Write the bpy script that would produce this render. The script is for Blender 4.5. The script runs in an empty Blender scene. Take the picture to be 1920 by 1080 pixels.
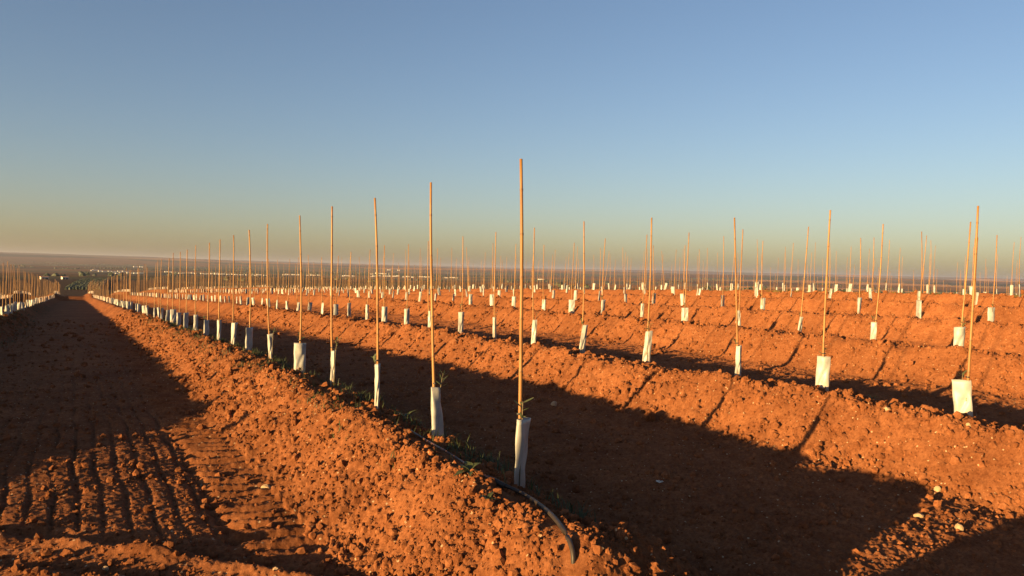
import bpy, math, random
import numpy as np

# ------------------------------------------------------------------ scene set-up: camera, sky, sun, exposure
scene = bpy.context.scene
COL = scene.collection
rad = math.radians
F_PX, ROLL, HOR_Y, YAW = 1500.0, rad(1.36), 506.0, rad(28.75)
PITCH = math.atan((540 - HOR_Y) / F_PX)
CAM = np.array([-2.40, -3.98, 1.55])
SUN_EL, SUN_AZ = rad(6.0), rad(14.0)      # light travels along +x (across the rows), turned 14 deg towards +y


def pixel_ray(x, y):
    u, v = x - 960, y - 540
    c, s = math.cos(ROLL), math.sin(ROLL)
    u, v = u * c + v * s, -u * s + v * c
    cp, sp = math.cos(PITCH), math.sin(PITCH)
    fw, up = F_PX * cp - v * sp, -F_PX * sp - v * cp
    sy, cy = math.sin(YAW), math.cos(YAW)
    return np.array([u * cy + fw * sy, -u * sy + fw * cy, up])


def pixel_at_p(x, y, p):
    d = pixel_ray(x, y)
    return CAM + d * (p - CAM[0]) / d[0]


def pixel_at_z(x, y, z):
    d = pixel_ray(x, y)
    return CAM + d * (z - CAM[2]) / d[2]


from mathutils import Matrix, Vector
cam_data = bpy.data.cameras.new('camera')
cam_data.sensor_width = 36.0
cam_data.lens = 36.0 * F_PX / 1920.0
cam_data.clip_start = 0.05
cam_data.clip_end = 90000.0
cam = bpy.data.objects.new('camera', cam_data)
COL.objects.link(cam)
fwd0 = Vector((math.sin(YAW), math.cos(YAW), 0))
right0 = Vector((math.cos(YAW), -math.sin(YAW), 0))
fwd = fwd0 * math.cos(PITCH) - Vector((0, 0, 1)) * math.sin(PITCH)
up0 = Vector((0, 0, 1)) * math.cos(PITCH) + fwd0 * math.sin(PITCH)
right = right0 * math.cos(ROLL) + up0 * math.sin(ROLL)
up = up0 * math.cos(ROLL) - right0 * math.sin(ROLL)
cam.matrix_world = Matrix(((right.x, up.x, -fwd.x, CAM[0]), (right.y, up.y, -fwd.y, CAM[1]),
                           (right.z, up.z, -fwd.z, CAM[2]), (0, 0, 0, 1)))
scene.camera = cam

sun_travel = Vector((math.cos(SUN_EL) * math.cos(SUN_AZ), math.cos(SUN_EL) * math.sin(SUN_AZ), -math.sin(SUN_EL)))
to_sun = -sun_travel
world = bpy.data.worlds.new('World')
scene.world = world
world.use_nodes = True
wn, wl = world.node_tree.nodes, world.node_tree.links
wn.clear()
sky = wn.new('ShaderNodeTexSky')
sky.sky_type = 'NISHITA'
sky.sun_disc = False
sky.sun_elevation = SUN_EL
sky.sun_rotation = math.atan2(to_sun.x, to_sun.y)
sky.air_density, sky.dust_density, sky.ozone_density = 0.9, 1.0, 1.8
bg = wn.new('ShaderNodeBackground')
bg.inputs['Strength'].default_value = 0.053
wo = wn.new('ShaderNodeOutputWorld')
wb = wn.new('ShaderNodeMix')                 # camera white balance, the same for the whole sky
wb.data_type, wb.blend_type = 'RGBA', 'MULTIPLY'
wb.inputs[0].default_value = 1.0
wb.inputs[7].default_value = (1.01, 0.94, 1.02, 1)
wl.new(sky.outputs[0], wb.inputs[6])
wl.new(wb.outputs[2], bg.inputs['Color'])
wl.new(bg.outputs[0], wo.inputs['Surface'])

sun_data = bpy.data.lights.new('sun', 'SUN')
sun_data.energy = 5.0
sun_data.angle = rad(0.53)
sun_data.color = (1.0, 0.64, 0.25)
sun = bpy.data.objects.new('sun', sun_data)
sun.rotation_euler = sun_travel.to_track_quat('-Z', 'Y').to_euler()
sun.location = (-20, -5, 12)
COL.objects.link(sun)

vs = scene.view_settings
scene.display_settings.display_device = 'sRGB'
vs.view_transform = 'Standard'
vs.look = 'None'
vs.exposure = 1.86
vs.gamma = 1.0
vs.use_curve_mapping = False
scene.render.engine = 'CYCLES'

# ------------------------------------------------------------------ noise helpers
rng = np.random.default_rng(7)
random.seed(7)
_perm = rng.permutation(4096)
_perm2 = np.concatenate([_perm, _perm])
_ga = rng.uniform(0, 2 * math.pi, 4096)
_gx, _gy = np.cos(_ga), np.sin(_ga)


def _hash(ix, iy, seed):
    return _perm2[(_perm2[(ix + seed * 131) & 4095] + iy) & 4095]


def perlin(x, y, seed=0):
    xf, yf = np.floor(x), np.floor(y)
    ix, iy = xf.astype(np.int64), yf.astype(np.int64)
    fx, fy = x - xf, y - yf
    u = fx * fx * fx * (fx * (fx * 6 - 15) + 10)
    v = fy * fy * fy * (fy * (fy * 6 - 15) + 10)

    def g(dx, dy):
        h = _hash(ix + dx, iy + dy, seed)
        return _gx[h] * (fx - dx) + _gy[h] * (fy - dy)
    a = g(0, 0); a += u * (g(1, 0) - a)
    b = g(0, 1); b += u * (g(1, 1) - b)
    return (a + v * (b - a)) * 1.5


_r1, _r2, _r3 = rng.random(4096), rng.random(4096), rng.random(4096)


def clods(x, y, cell, seed, prob, rmin, rmax):
    """height (in cells) of a scatter of rounded lumps, one or none per cell"""
    x, y = x / cell, y / cell
    wx = x + 0.22 * perlin(x * 2.3, y * 2.3, seed + 3)
    wy = y + 0.22 * perlin(x * 2.3, y * 2.3, seed + 4)
    ix, iy = np.floor(wx).astype(np.int64), np.floor(wy).astype(np.int64)
    best = np.zeros_like(x)
    for dx in (-1, 0, 1):
        for dy in (-1, 0, 1):
            h = _hash(ix + dx, iy + dy, seed)
            px = ix + dx + _r1[h]
            py = iy + dy + _r2[h]
            k = _r3[h]
            r = np.where(k < prob, rmin + (rmax - rmin) * (k / prob) ** 1.5, 0.0)
            d2 = (wx - px) ** 2 + (wy - py) ** 2
            t = np.clip(1 - d2 / np.maximum(r * r, 1e-9), 0, 1)
            best = np.maximum(best, np.sqrt(t) * r)
    return best * cell


def sstep(a, b, x):
    t = np.clip((x - a) / (b - a), 0, 1)
    return t * t * (3 - 2 * t)


# ------------------------------------------------------------------ the lie of the land
ROWS = [-18.1, -13.6, -9.1, -4.55, 0.0, 4.4, 9.1] + [13.6 + 4.5 * i for i in range(16)]
ROWS_A = np.array(ROWS)
HOLLOW = 0.40


THIN_PX = [(770, 806), (800, 826), (830, 843), (862, 862), (900, 888), (928, 902)]
THICK_PX = [(928, 902), (968, 920), (1000, 938), (1034, 966), (1060, 1000), (1074, 1035), (1078, 1075)]
HOSE_LINE = np.array([pixel_at_z(x, y, 0.33)[:2] for x, y in THIN_PX + THICK_PX[1:]])


def hose_dist(p, q):
    best = np.full(np.shape(p), 9.0)
    for a, b in zip(HOSE_LINE[:-1], HOSE_LINE[1:]):
        d = b - a
        t = np.clip(((p - a[0]) * d[0] + (q - a[1]) * d[1]) / (d @ d), 0, 1)
        best = np.minimum(best, np.hypot(p - a[0] - t * d[0], q - a[1] - t * d[1]))
    return best


def base_top(p, q):
    """height of the planting ridges, without furrows"""
    t = np.interp(p, [-40, -4, 0, 4.4, 9.1, 13.6, 18.1, 21.5, 25, 29, 34, 45, 70],
                  [0.22, 0.28, 0.30, 0.35, 0.54, 0.74, 0.98, 1.17, 1.22, 1.17, 1.02, 0.52, -0.9])
    t = np.where(p > 70, -0.9 - (p - 70) * 0.055, t)
    s = np.interp(p, [0, 4.4, 9.1, 13.6, 18.1, 30, 60], [0.033, 0.019, 0.008, 0.014, 0.018, 0.02, 0.02])
    sp = 2.0 * np.log1p(np.exp(np.clip((q - 5.5) / 2.0, -30, 30))) * 1.0
    sp = np.where(q > 60, q - 5.5, sp)
    sp2 = 8.0 * np.log1p(np.exp(np.clip((q - 26) / 8.0, -30, 30)))
    sp2 = np.where(q > 250, q - 26, sp2)
    sp3 = 12.0 * np.log1p(np.exp(np.clip((q - 150) / 12.0, -30, 30)))
    sp3 = np.where(q > 500, q - 150, sp3)
    return t - s * sp - (0.034 - s) * sp2 - 0.04 * sp3


def far_ground(p, q):
    d = np.hypot(p, q)
    z = -18.0 - 24.0 * sstep(700, 3200, d)
    z = z + 3.0 * perlin(p / 420, q / 420, 21) * sstep(300, 900, d) + 7.0 * perlin(p / 1900, q / 1900, 22) * sstep(1500, 4000, d)
    head = np.degrees(np.arctan2(p, q))                # heading, 0 = along the rows, + to the right
    left = 1 - sstep(-6, 24, head)
    hills = sstep(6500, 12500, d) * (50 + 55 * left * (1 + 0.6 * perlin(p / 2300, q / 2300, 23)) + 30 * perlin(p / 4200, q / 4200, 24))
    hills = hills * (1 - 0.9 * sstep(15000, 22000, d))
    hills2 = sstep(15000, 24000, d) * (105 + 45 * perlin(p / 6000, q / 6000, 25))
    return z + np.maximum(hills, hills2)


def height(p, q, r=None, fine=True):
    p = np.asarray(p, float); q = np.asarray(q, float)
    if r is None:
        r = np.hypot(p - CAM[0], q - CAM[1])
    top = base_top(p, q) + 0.035 * perlin(p / 2.1, q / 2.6, 35) * sstep(200, 60, r)
    top = top - 0.08 * np.exp(-((p - 0.05) / 0.45) ** 2) * sstep(1.1, 0.1, q) * sstep(-1.2, -0.3, q)
    # nearest ridge
    wob = 0.05 * perlin(q / 2.3, p * 0 + 1.5, 31) + 0.03 * perlin(q / 0.7, p / 3.0, 32)
    pw = p + wob * sstep(300, 40, r)
    ri = np.abs(pw[..., None] + 0.12 - ROWS_A).argmin(-1)
    u = pw - ROWS_A[ri]
    rise, fall = sstep(-1.12, -0.36, u), 1 - sstep(-0.06, 0.66, u)
    ridge = rise * fall
    # left ridges end at the headland; the hose ridge gets an unseen gap
    leftend = np.clip((q - 0.8) / 4.0, 0, 1)
    sungap = 1 - 0.85 * np.exp(-((q + 1.45) / 0.25) ** 2)  # out-of-view gap shaped into the hose ridge so sun lights the furrow
    sungap = sungap * sstep(-9, -5, q)
    endf = np.where(ri <= 3, leftend, np.where(ri == 4, sungap, 1.0))
    ridge = ridge * endf
    crest = 0.045 * np.exp(-((u + 0.34) / 0.17) ** 2) * (0.9 + 1.5 * perlin(q / 0.45, p * 0.8, 33)) * endf
    field = (p > -20) & (p < 82) & (q < 420)
    z = top - HOLLOW * (1 - ridge) + crest
    z = np.where(field, z, top - HOLLOW)
    # lane floor sits a little lower against the ridge foot and is slightly crowned
    lane = (ri == 4) & (u < -1.1) | (ri == 3) & (u > 0.6)
    z = z + np.where(lane, 0.02 * np.cos((p + 2.6) * 1.6), 0)
    if fine:
        m = r < 160
        pp, qq, rr = p[m], q[m], r[m]
        slope = (ridge[m] > 0.03) & (ridge[m] <= 1.01)
        rough = 0.40 + 0.60 * sstep(0.03, 0.25, ridge[m])
        ln = lane[m]
        h = 0.022 * perlin(pp / 0.9, qq / 0.9, 1) + 0.034 * perlin(pp / 0.36, qq / 0.36, 2) * rough
        h += 0.015 * perlin(pp / 0.15, qq / 0.15, 3) * rough + 0.008 * perlin(pp / 0.065, qq / 0.065, 4) * rough
        patch = 0.5 + 0.5 * sstep(-0.35, 0.45, perlin(pp / 0.8, qq / 1.1, 9))
        c = clods(pp, qq, 0.21, 11, 0.42, 0.14, 0.42) * rough * patch
        c = np.maximum(c, clods(pp, qq, 0.10, 12, 0.6, 0.18, 0.50) * (0.30 + 0.75 * rough) * patch)
        c -= 1.0 * clods(pp, qq, 0.15, 16, 0.34, 0.14, 0.40) * sstep(0.03, 0.25, ridge[m])
        near = rr < 40
        c2 = np.zeros_like(c)
        c2[near] = clods(pp[near], qq[near], 0.042, 13, 0.8, 0.2, 0.55)
        c3 = np.zeros_like(c)
        nn = rr < 14
        c3[nn] = 0.005 * perlin(pp[nn] / 0.03, qq[nn] / 0.03, 5) + clods(pp[nn], qq[nn], 0.024, 14, 0.85, 0.2, 0.6) * 0.6
        flat = np.where(ln, 0.55, 0.9)
        h = (h * (0.75 + 0.25 * sstep(5, 9, rr)) + c * (0.46 + 0.36 * sstep(5, 9, rr))) * np.where(ln, 0.5, 1.0) + c2 * 0.72 * flat + c3 * 1.3 * flat
        # --- wheel and tool marks in the lane
        lanef = np.where(ln, 1.0, 0.0)
        fade = sstep(0.55, 1.0, qq - (-(pp + 2.4) * 0.75 + 0.7)) * (1 - 0.6 * sstep(12, 40, qq))
        gp = pp + 0.035 * perlin(qq / 0.9, pp / 2.0, 41) + 0.012 * perlin(qq / 0.22, pp, 42)
        ph = (gp + 1.62) / 0.15
        gd = np.abs(ph - np.round(ph)) * 0.15
        gdepth = 0.022 * (0.7 + 0.6 * perlin(np.round(ph) * 3.1, qq / 0.6, 43))
        band = sstep(-3.55, -3.35, pp) * (1 - sstep(-1.56, -1.45, pp))
        h -= gdepth * np.exp(-(gd / 0.016) ** 2) * band * fade
        h -= 0.026 * np.exp(-((gp + 1.55) / 0.04) ** 2) * fade * sstep(6, 2, qq)
        # tractor lugs at the foot of the ridge
        lb = sstep(-1.62, -1.48, pp) * (1 - sstep(-0.82, -0.58, pp)) * sstep(0.2, 0.9, qq) * (1 - sstep(26, 38, qq))
        arg = (qq + 0.34 * (pp + 1.5) - 0.30 * (pp + 1.5) ** 2 + 0.05 * perlin(pp / 0.4, qq / 0.5, 44)) / 0.21
        lug = np.abs(arg - np.floor(arg) - 0.5) * 2
        amp = 0.75 + 0.6 * perlin(pp / 0.5, qq / 0.7, 45)
        h += lb * amp * (0.055 * sstep(0.25, 0.75, lug) - 0.025)
        # a crossing wheel track and the soil it pushed up
        cd = (qq - (1.25 - (pp + 2.41) * 0.92 - 0.12 * (pp + 2.4) ** 2)) * 0.74 + 0.03 * perlin(pp / 0.3, qq / 0.3, 46)
        cb = sstep(-5.2, -4.2, pp) * (1 - sstep(-1.0, -0.7, pp))
        h += cb * (0.034 * (1 + 1.2 * perlin(pp / 0.35, qq / 0.35, 47)) * np.exp(-(cd / 0.085) ** 2) - 0.035 * np.exp(-((cd - 0.15) / 0.07) ** 2) + 0.026 * (1 + 1.3 * perlin(pp / 0.3, qq / 0.3, 48)) * np.exp(-((cd + 0.42) / 0.1) ** 2)
                   - 0.03 * np.exp(-((cd + 0.28) / 0.07) ** 2))
        h *= sstep(160, 90, rr)
        nh = (np.abs(pp) < 1.5) & (np.abs(qq) < 3)
        h[nh] *= 0.12 + 0.88 * sstep(0.03, 0.11, hose_dist(pp[nh], qq[nh]))   # the hose lies on smoother ground
        z[m] = z[m] + h
    fz = far_ground(p, q)
    k = 6.0
    return np.where(r < 120, z, k * np.logaddexp(np.clip(z, -400, 400) / k, fz / k))


def ground_z(p, q):
    return float(height(np.array([p]), np.array([q]))[0])


# ------------------------------------------------------------------ materials
def new_mat(name):
    m = bpy.data.materials.new(name)
    m.use_nodes = True
    nt = m.node_tree
    return m, nt, nt.nodes['Principled BSDF'], nt.nodes['Material Output']


def node(nt, kind, **kw):
    n = nt.nodes.new(kind)
    for k, v in kw.items():
        if k in n.inputs.keys():
            n.inputs[k].default_value = v
        else:
            setattr(n, k, v)
    return n


def noise(nt, vec, scale, detail=4, rough=0.55):
    n = node(nt, 'ShaderNodeTexNoise', Scale=scale, Detail=detail, Roughness=rough)
    if vec is not None:
        nt.links.new(vec, n.inputs['Vector'])
    return n.outputs['Fac']


def ramp(nt, fac, stops):
    r = node(nt, 'ShaderNodeValToRGB')
    els = r.color_ramp.elements
    while len(els) < len(stops):
        els.new(0.5)
    for e, (pos, c) in zip(els, stops):
        e.position = pos
        e.color = (*c, 1) if len(c) == 3 else c
    nt.links.new(fac, r.inputs['Fac'])
    return r.outputs['Color']


def mixc(nt, fac, a, b, blend='MIX'):
    m = node(nt, 'ShaderNodeMix', data_type='RGBA', blend_type=blend)
    for sock, val in ((m.inputs[0], fac), (m.inputs[6], a), (m.inputs[7], b)):
        if hasattr(val, 'is_linked'):
            nt.links.new(val, sock)
        elif isinstance(val, (int, float)):
            sock.default_value = val
        else:
            sock.default_value = (*val, 1)
    return m.outputs[2]


SOIL = (0.176, 0.0675, 0.0285)


def soil_material(name, use_attr):
    m, nt, b, out = new_mat(name)
    geo = node(nt, 'ShaderNodeNewGeometry')
    pos = geo.outputs['Position']
    n1 = noise(nt, pos, 1.3, 5)
    n2 = noise(nt, pos, 38, 5, 0.7)
    n3 = noise(nt, pos, 9, 4)
    if use_attr:
        a = node(nt, 'ShaderNodeAttribute', attribute_name='albedo')
        basec = a.outputs['Color']
    else:
        oi = node(nt, 'ShaderNodeObjectInfo')
        basec = ramp(nt, oi.outputs['Random'], [(0.0, tuple(c * 0.85 for c in SOIL)), (1.0, tuple(c * 1.2 for c in SOIL))])
    v1 = ramp(nt, n1, [(0.3, (0.80, 0.78, 0.78)), (0.7, (1.15, 1.15, 1.12))])
    v2 = ramp(nt, n2, [(0.32, (0.66, 0.62, 0.60)), (0.5, (1.0, 1.0, 1.0)), (0.70, (1.34, 1.42, 1.5))])
    v3 = ramp(nt, n3, [(0.35, (0.86, 0.82, 0.80)), (0.65, (1.10, 1.13, 1.16))])
    c = mixc(nt, 1.0, basec, v1, 'MULTIPLY')
    c = mixc(nt, 1.0, c, v2, 'MULTIPLY')
    c = mixc(nt, 1.0, c, v3, 'MULTIPLY')
    # little pale pebbles
    vo = node(nt, 'ShaderNodeTexVoronoi', Scale=34.0)
    nt.links.new(pos, vo.inputs['Vector'])
    sep = node(nt, 'ShaderNodeSeparateColor')
    nt.links.new(vo.outputs['Color'], sep.inputs[0])
    pick = node(nt, 'ShaderNodeMath', operation='GREATER_THAN'); pick.inputs[1].default_value = 0.93
    nt.links.new(sep.outputs[0], pick.inputs[0])
    small = node(nt, 'ShaderNodeMath', operation='LESS_THAN'); small.inputs[1].default_value = 0.26
    nt.links.new(vo.outputs['Distance'], small.inputs[0])
    both = node(nt, 'ShaderNodeMath', operation='MULTIPLY')
    nt.links.new(pick.outputs[0], both.inputs[0]); nt.links.new(small.outputs[0], both.inputs[1])
    if use_attr:
        nr = node(nt, 'ShaderNodeAttribute', attribute_name='nearness')
        b2 = node(nt, 'ShaderNodeMath', operation='MULTIPLY')
        nt.links.new(both.outputs[0], b2.inputs[0]); nt.links.new(nr.outputs['Fac'], b2.inputs[1])
        both = b2
    c = mixc(nt, both.outputs[0], c, (0.34, 0.24, 0.15))
    nt.links.new(c, b.inputs['Base Color'])
    b.inputs['Roughness'].default_value = 1.0
    b.inputs['Specular IOR Level'].default_value = 0.05
    b.inputs['Diffuse Roughness'].default_value = 0.6
    bump = node(nt, 'ShaderNodeBump', Strength=0.55, Distance=0.012)
    fine = noise(nt, pos, 95, 6, 0.7)
    nt.links.new(fine, bump.inputs['Height'])
    if use_attr:
        st = node(nt, 'ShaderNodeMath', operation='MULTIPLY'); st.inputs[1].default_value = 0.6
        nt.links.new(nr.outputs['Fac'], st.inputs[0]); nt.links.new(st.outputs[0], bump.inputs['Strength'])
    nt.links.new(bump.outputs[0], b.inputs['Normal'])
    return m


M_GROUND = soil_material('red_soil_ground', True)
M_CLOD = soil_material('red_soil_clod', False)


def simple(name, col, rough=0.7, var=0.15, scale=30.0, spec=0.3, bump=0.0):
    m, nt, b, out = new_mat(name)
    tc = node(nt, 'ShaderNodeTexCoord')
    n = noise(nt, tc.outputs['Object'], scale, 4)
    c = ramp(nt, n, [(0.3, tuple(x * (1 - var) for x in col)), (0.7, tuple(min(1, x * (1 + var)) for x in col))])
    nt.links.new(c, b.inputs['Base Color'])
    b.inputs['Roughness'].default_value = rough
    b.inputs['Specular IOR Level'].default_value = spec
    if bump:
        bp = node(nt, 'ShaderNodeBump', Strength=bump, Distance=0.01)
        nt.links.new(n, bp.inputs['Height']); nt.links.new(bp.outputs[0], b.inputs['Normal'])
    return m


def bamboo_material():
    m, nt, b, out = new_mat('bamboo')
    tc = node(nt, 'ShaderNodeTexCoord')
    oi = node(nt, 'ShaderNodeObjectInfo')
    mp = node(nt, 'ShaderNodeMapping')
    mp.inputs['Scale'].default_value = (60, 60, 3.0)
    nt.links.new(tc.outputs['Object'], mp.inputs['Vector'])
    n = noise(nt, mp.outputs[0], 1.0, 5, 0.6)
    n2 = noise(nt, tc.outputs['Object'], 4.0, 4)
    c = ramp(nt, n, [(0.25, (0.15, 0.066, 0.023)), (0.5, (0.255, 0.128, 0.043)), (0.8, (0.32, 0.185, 0.07))])
    t = ramp(nt, oi.outputs['Random'], [(0, (0.80, 0.76, 0.70)), (0.5, (1.0, 1.0, 1.0)), (1, (1.08, 1.12, 1.1))])
    c = mixc(nt, 1.0, c, t, 'MULTIPLY')
    d = ramp(nt, n2, [(0.55, (1, 1, 1)), (0.75, (0.62, 0.55, 0.5))])
    c = mixc(nt, 0.8, c, d, 'MULTIPLY')
    a = node(nt, 'ShaderNodeAttribute', attribute_name='joint')
    c = mixc(nt, a.outputs['Fac'], c, (0.12, 0.065, 0.03))
    nt.links.new(c, b.inputs['Base Color'])
    b.inputs['Roughness'].default_value = 0.5
    b.inputs['Specular IOR Level'].default_value = 0.35
    return m


def guard_material():
    m, nt, b, out = new_mat('white_plastic')
    tc = node(nt, 'ShaderNodeTexCoord')
    n = noise(nt, tc.outputs['Object'], 14, 5)
    c = ramp(nt, n, [(0.3, (0.225, 0.228, 0.222)), (0.6, (0.305, 0.308, 0.30))])
    sx = node(nt, 'ShaderNodeSeparateXYZ')
    nt.links.new(tc.outputs['Object'], sx.inputs[0])
    mp = node(nt, 'ShaderNodeMapRange')
    mp.inputs[1].default_value, mp.inputs[2].default_value = 0.0, 0.11
    mp.inputs[3].default_value, mp.inputs[4].default_value = 0.75, 0.0
    nt.links.new(sx.outputs[2], mp.inputs[0])
    n3 = noise(nt, tc.outputs['Object'], 45, 5)
    mm = node(nt, 'ShaderNodeMath', operation='MULTIPLY')
    nt.links.new(mp.outputs[0], mm.inputs[0]); nt.links.new(n3, mm.inputs[1])
    c = mixc(nt, mm.outputs[0], c, (0.36, 0.17, 0.08))          # soil splash round the foot
    nt.links.new(c, b.inputs['Base Color'])
    b.inputs['Roughness'].default_value = 0.42
    b.inputs['Specular IOR Level'].default_value = 0.4
    tr = node(nt, 'ShaderNodeBsdfTranslucent')
    nt.links.new(c, tr.inputs['Color'])
    mx = node(nt, 'ShaderNodeMixShader'); mx.inputs[0].default_value = 0.04
    nt.links.new(b.outputs[0], mx.inputs[1]); nt.links.new(tr.outputs[0], mx.inputs[2])
    nt.links.new(mx.outputs[0], out.inputs['Surface'])
    return m


def leaf_material(name, col, trans=0.3):
    m, nt, b, out = new_mat(name)
    geo = node(nt, 'ShaderNodeNewGeometry')
    n = noise(nt, geo.outputs['Position'], 25, 3)
    c = ramp(nt, n, [(0.3, tuple(x * 0.6 for x in col)), (0.7, tuple(x * 1.4 for x in col))])
    nt.links.new(c, b.inputs['Base Color'])
    b.inputs['Roughness'].default_value = 0.6
    tr = node(nt, 'ShaderNodeBsdfTranslucent')
    nt.links.new(c, tr.inputs['Color'])
    mx = node(nt, 'ShaderNodeMixShader'); mx.inputs[0].default_value = trans
    nt.links.new(b.outputs[0], mx.inputs[1]); nt.links.new(tr.outputs[0], mx.inputs[2])
    nt.links.new(mx.outputs[0], out.inputs['Surface'])
    return m


M_BAMBOO = bamboo_material()
M_GUARD = guard_material()
M_LEAF = leaf_material('olive_leaf', (0.085, 0.105, 0.05))
M_STEM = simple('sapling_stem', (0.16, 0.12, 0.07), 0.8)
M_GRASS = leaf_material('grass_blade', (0.042, 0.055, 0.018))
M_WEED = leaf_material('weed_leaf', (0.055, 0.07, 0.025))
M_TIE = simple('black_tie', (0.02, 0.02, 0.02), 0.5)
M_PIPE_THIN = simple('brown_hose', (0.10, 0.045, 0.03), 0.45, 0.3, 25, 0.5)
M_PIPE = simple('dusty_black_hose', (0.026, 0.019, 0.016), 0.55, 0.45, 18, 0.4)
M_STONE = simple('pale_stone', (0.36, 0.25, 0.15), 0.9, 0.25, 40, 0.2, 0.4)
M_SCRAP = simple('white_scrap', (0.62, 0.62, 0.60), 0.8, 0.1)
M_WALL = simple('whitewash', (0.50, 0.48, 0.45), 0.9, 0.05, 0.3)
M_ROOF = simple('tile_roof', (0.36, 0.20, 0.13), 0.9, 0.2, 0.5)
M_WOOD = leaf_material('woodland_foliage', (0.035, 0.045, 0.022), 0.1)
M_DOOR = simple('dark_opening', (0.03, 0.03, 0.035), 0.6)


# ------------------------------------------------------------------ mesh helpers
def mesh_np(name, verts, faces, mat, smooth=False):
    """faces: (n,3) or (n,4) int array, or list of index tuples"""
    me = bpy.data.meshes.new(name)
    if isinstance(faces, np.ndarray):
        k = faces.shape[1]
        me.vertices.add(len(verts))
        me.vertices.foreach_set('co', np.ascontiguousarray(verts, dtype=np.float32).ravel())
        me.loops.add(faces.size)
        me.loops.foreach_set('vertex_index', np.ascontiguousarray(faces, dtype=np.int32).ravel())
        me.polygons.add(len(faces))
        me.polygons.foreach_set('loop_start', np.arange(0, faces.size, k, dtype=np.int32))
        me.update(calc_edges=True)
    else:
        me.from_pydata([tuple(v) for v in verts], [], faces)
        me.update()
    if smooth:
        me.polygons.foreach_set('use_smooth', np.ones(len(me.polygons), dtype=bool))
    me.materials.append(mat)
    return me


def obj(name, me, parent=None, loc=(0, 0, 0), rot=(0, 0, 0), scale=(1, 1, 1)):
    o = bpy.data.objects.new(name, me)
    COL.objects.link(o)
    o.location, o.rotation_euler, o.scale = loc, rot, scale
    if parent is not None:
        o.parent = parent
    return o


def tag(o, label=None, cat=None, group=None, kind=None):
    if label: o['label'] = label
    if cat: o['category'] = cat
    if group: o['group'] = group
    if kind: o['kind'] = kind
    return o


def tube(points, radii, n=10, cap=True):
    """swept tube round a polyline -> verts, faces"""
    pts = [Vector(p) for p in points]
    V, Fc = [], []
    ref = Vector((0.3, 0.9, 0.1)).normalized()
    for i, p in enumerate(pts):
        t = (pts[min(i + 1, len(pts) - 1)] - pts[max(i - 1, 0)]).normalized()
        a = t.cross(ref)
        if a.length < 1e-3:
            a = t.cross(Vector((1, 0, 0)))
        a.normalize(); b = t.cross(a)
        r = radii[i] if hasattr(radii, '__len__') else radii
        for k in range(n):
            th = 2 * math.pi * k / n
            V.append(p + a * (r * math.cos(th)) + b * (r * math.sin(th)))
    for i in range(len(pts) - 1):
        for k in range(n):
            k2 = (k + 1) % n
            Fc.append((i * n + k, i * n + k2, (i + 1) * n + k2, (i + 1) * n + k))
    if cap:
        Fc.append(tuple(range(n))[::-1])
        Fc.append(tuple((len(pts) - 1) * n + k for k in range(n)))
    return V, Fc


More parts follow.
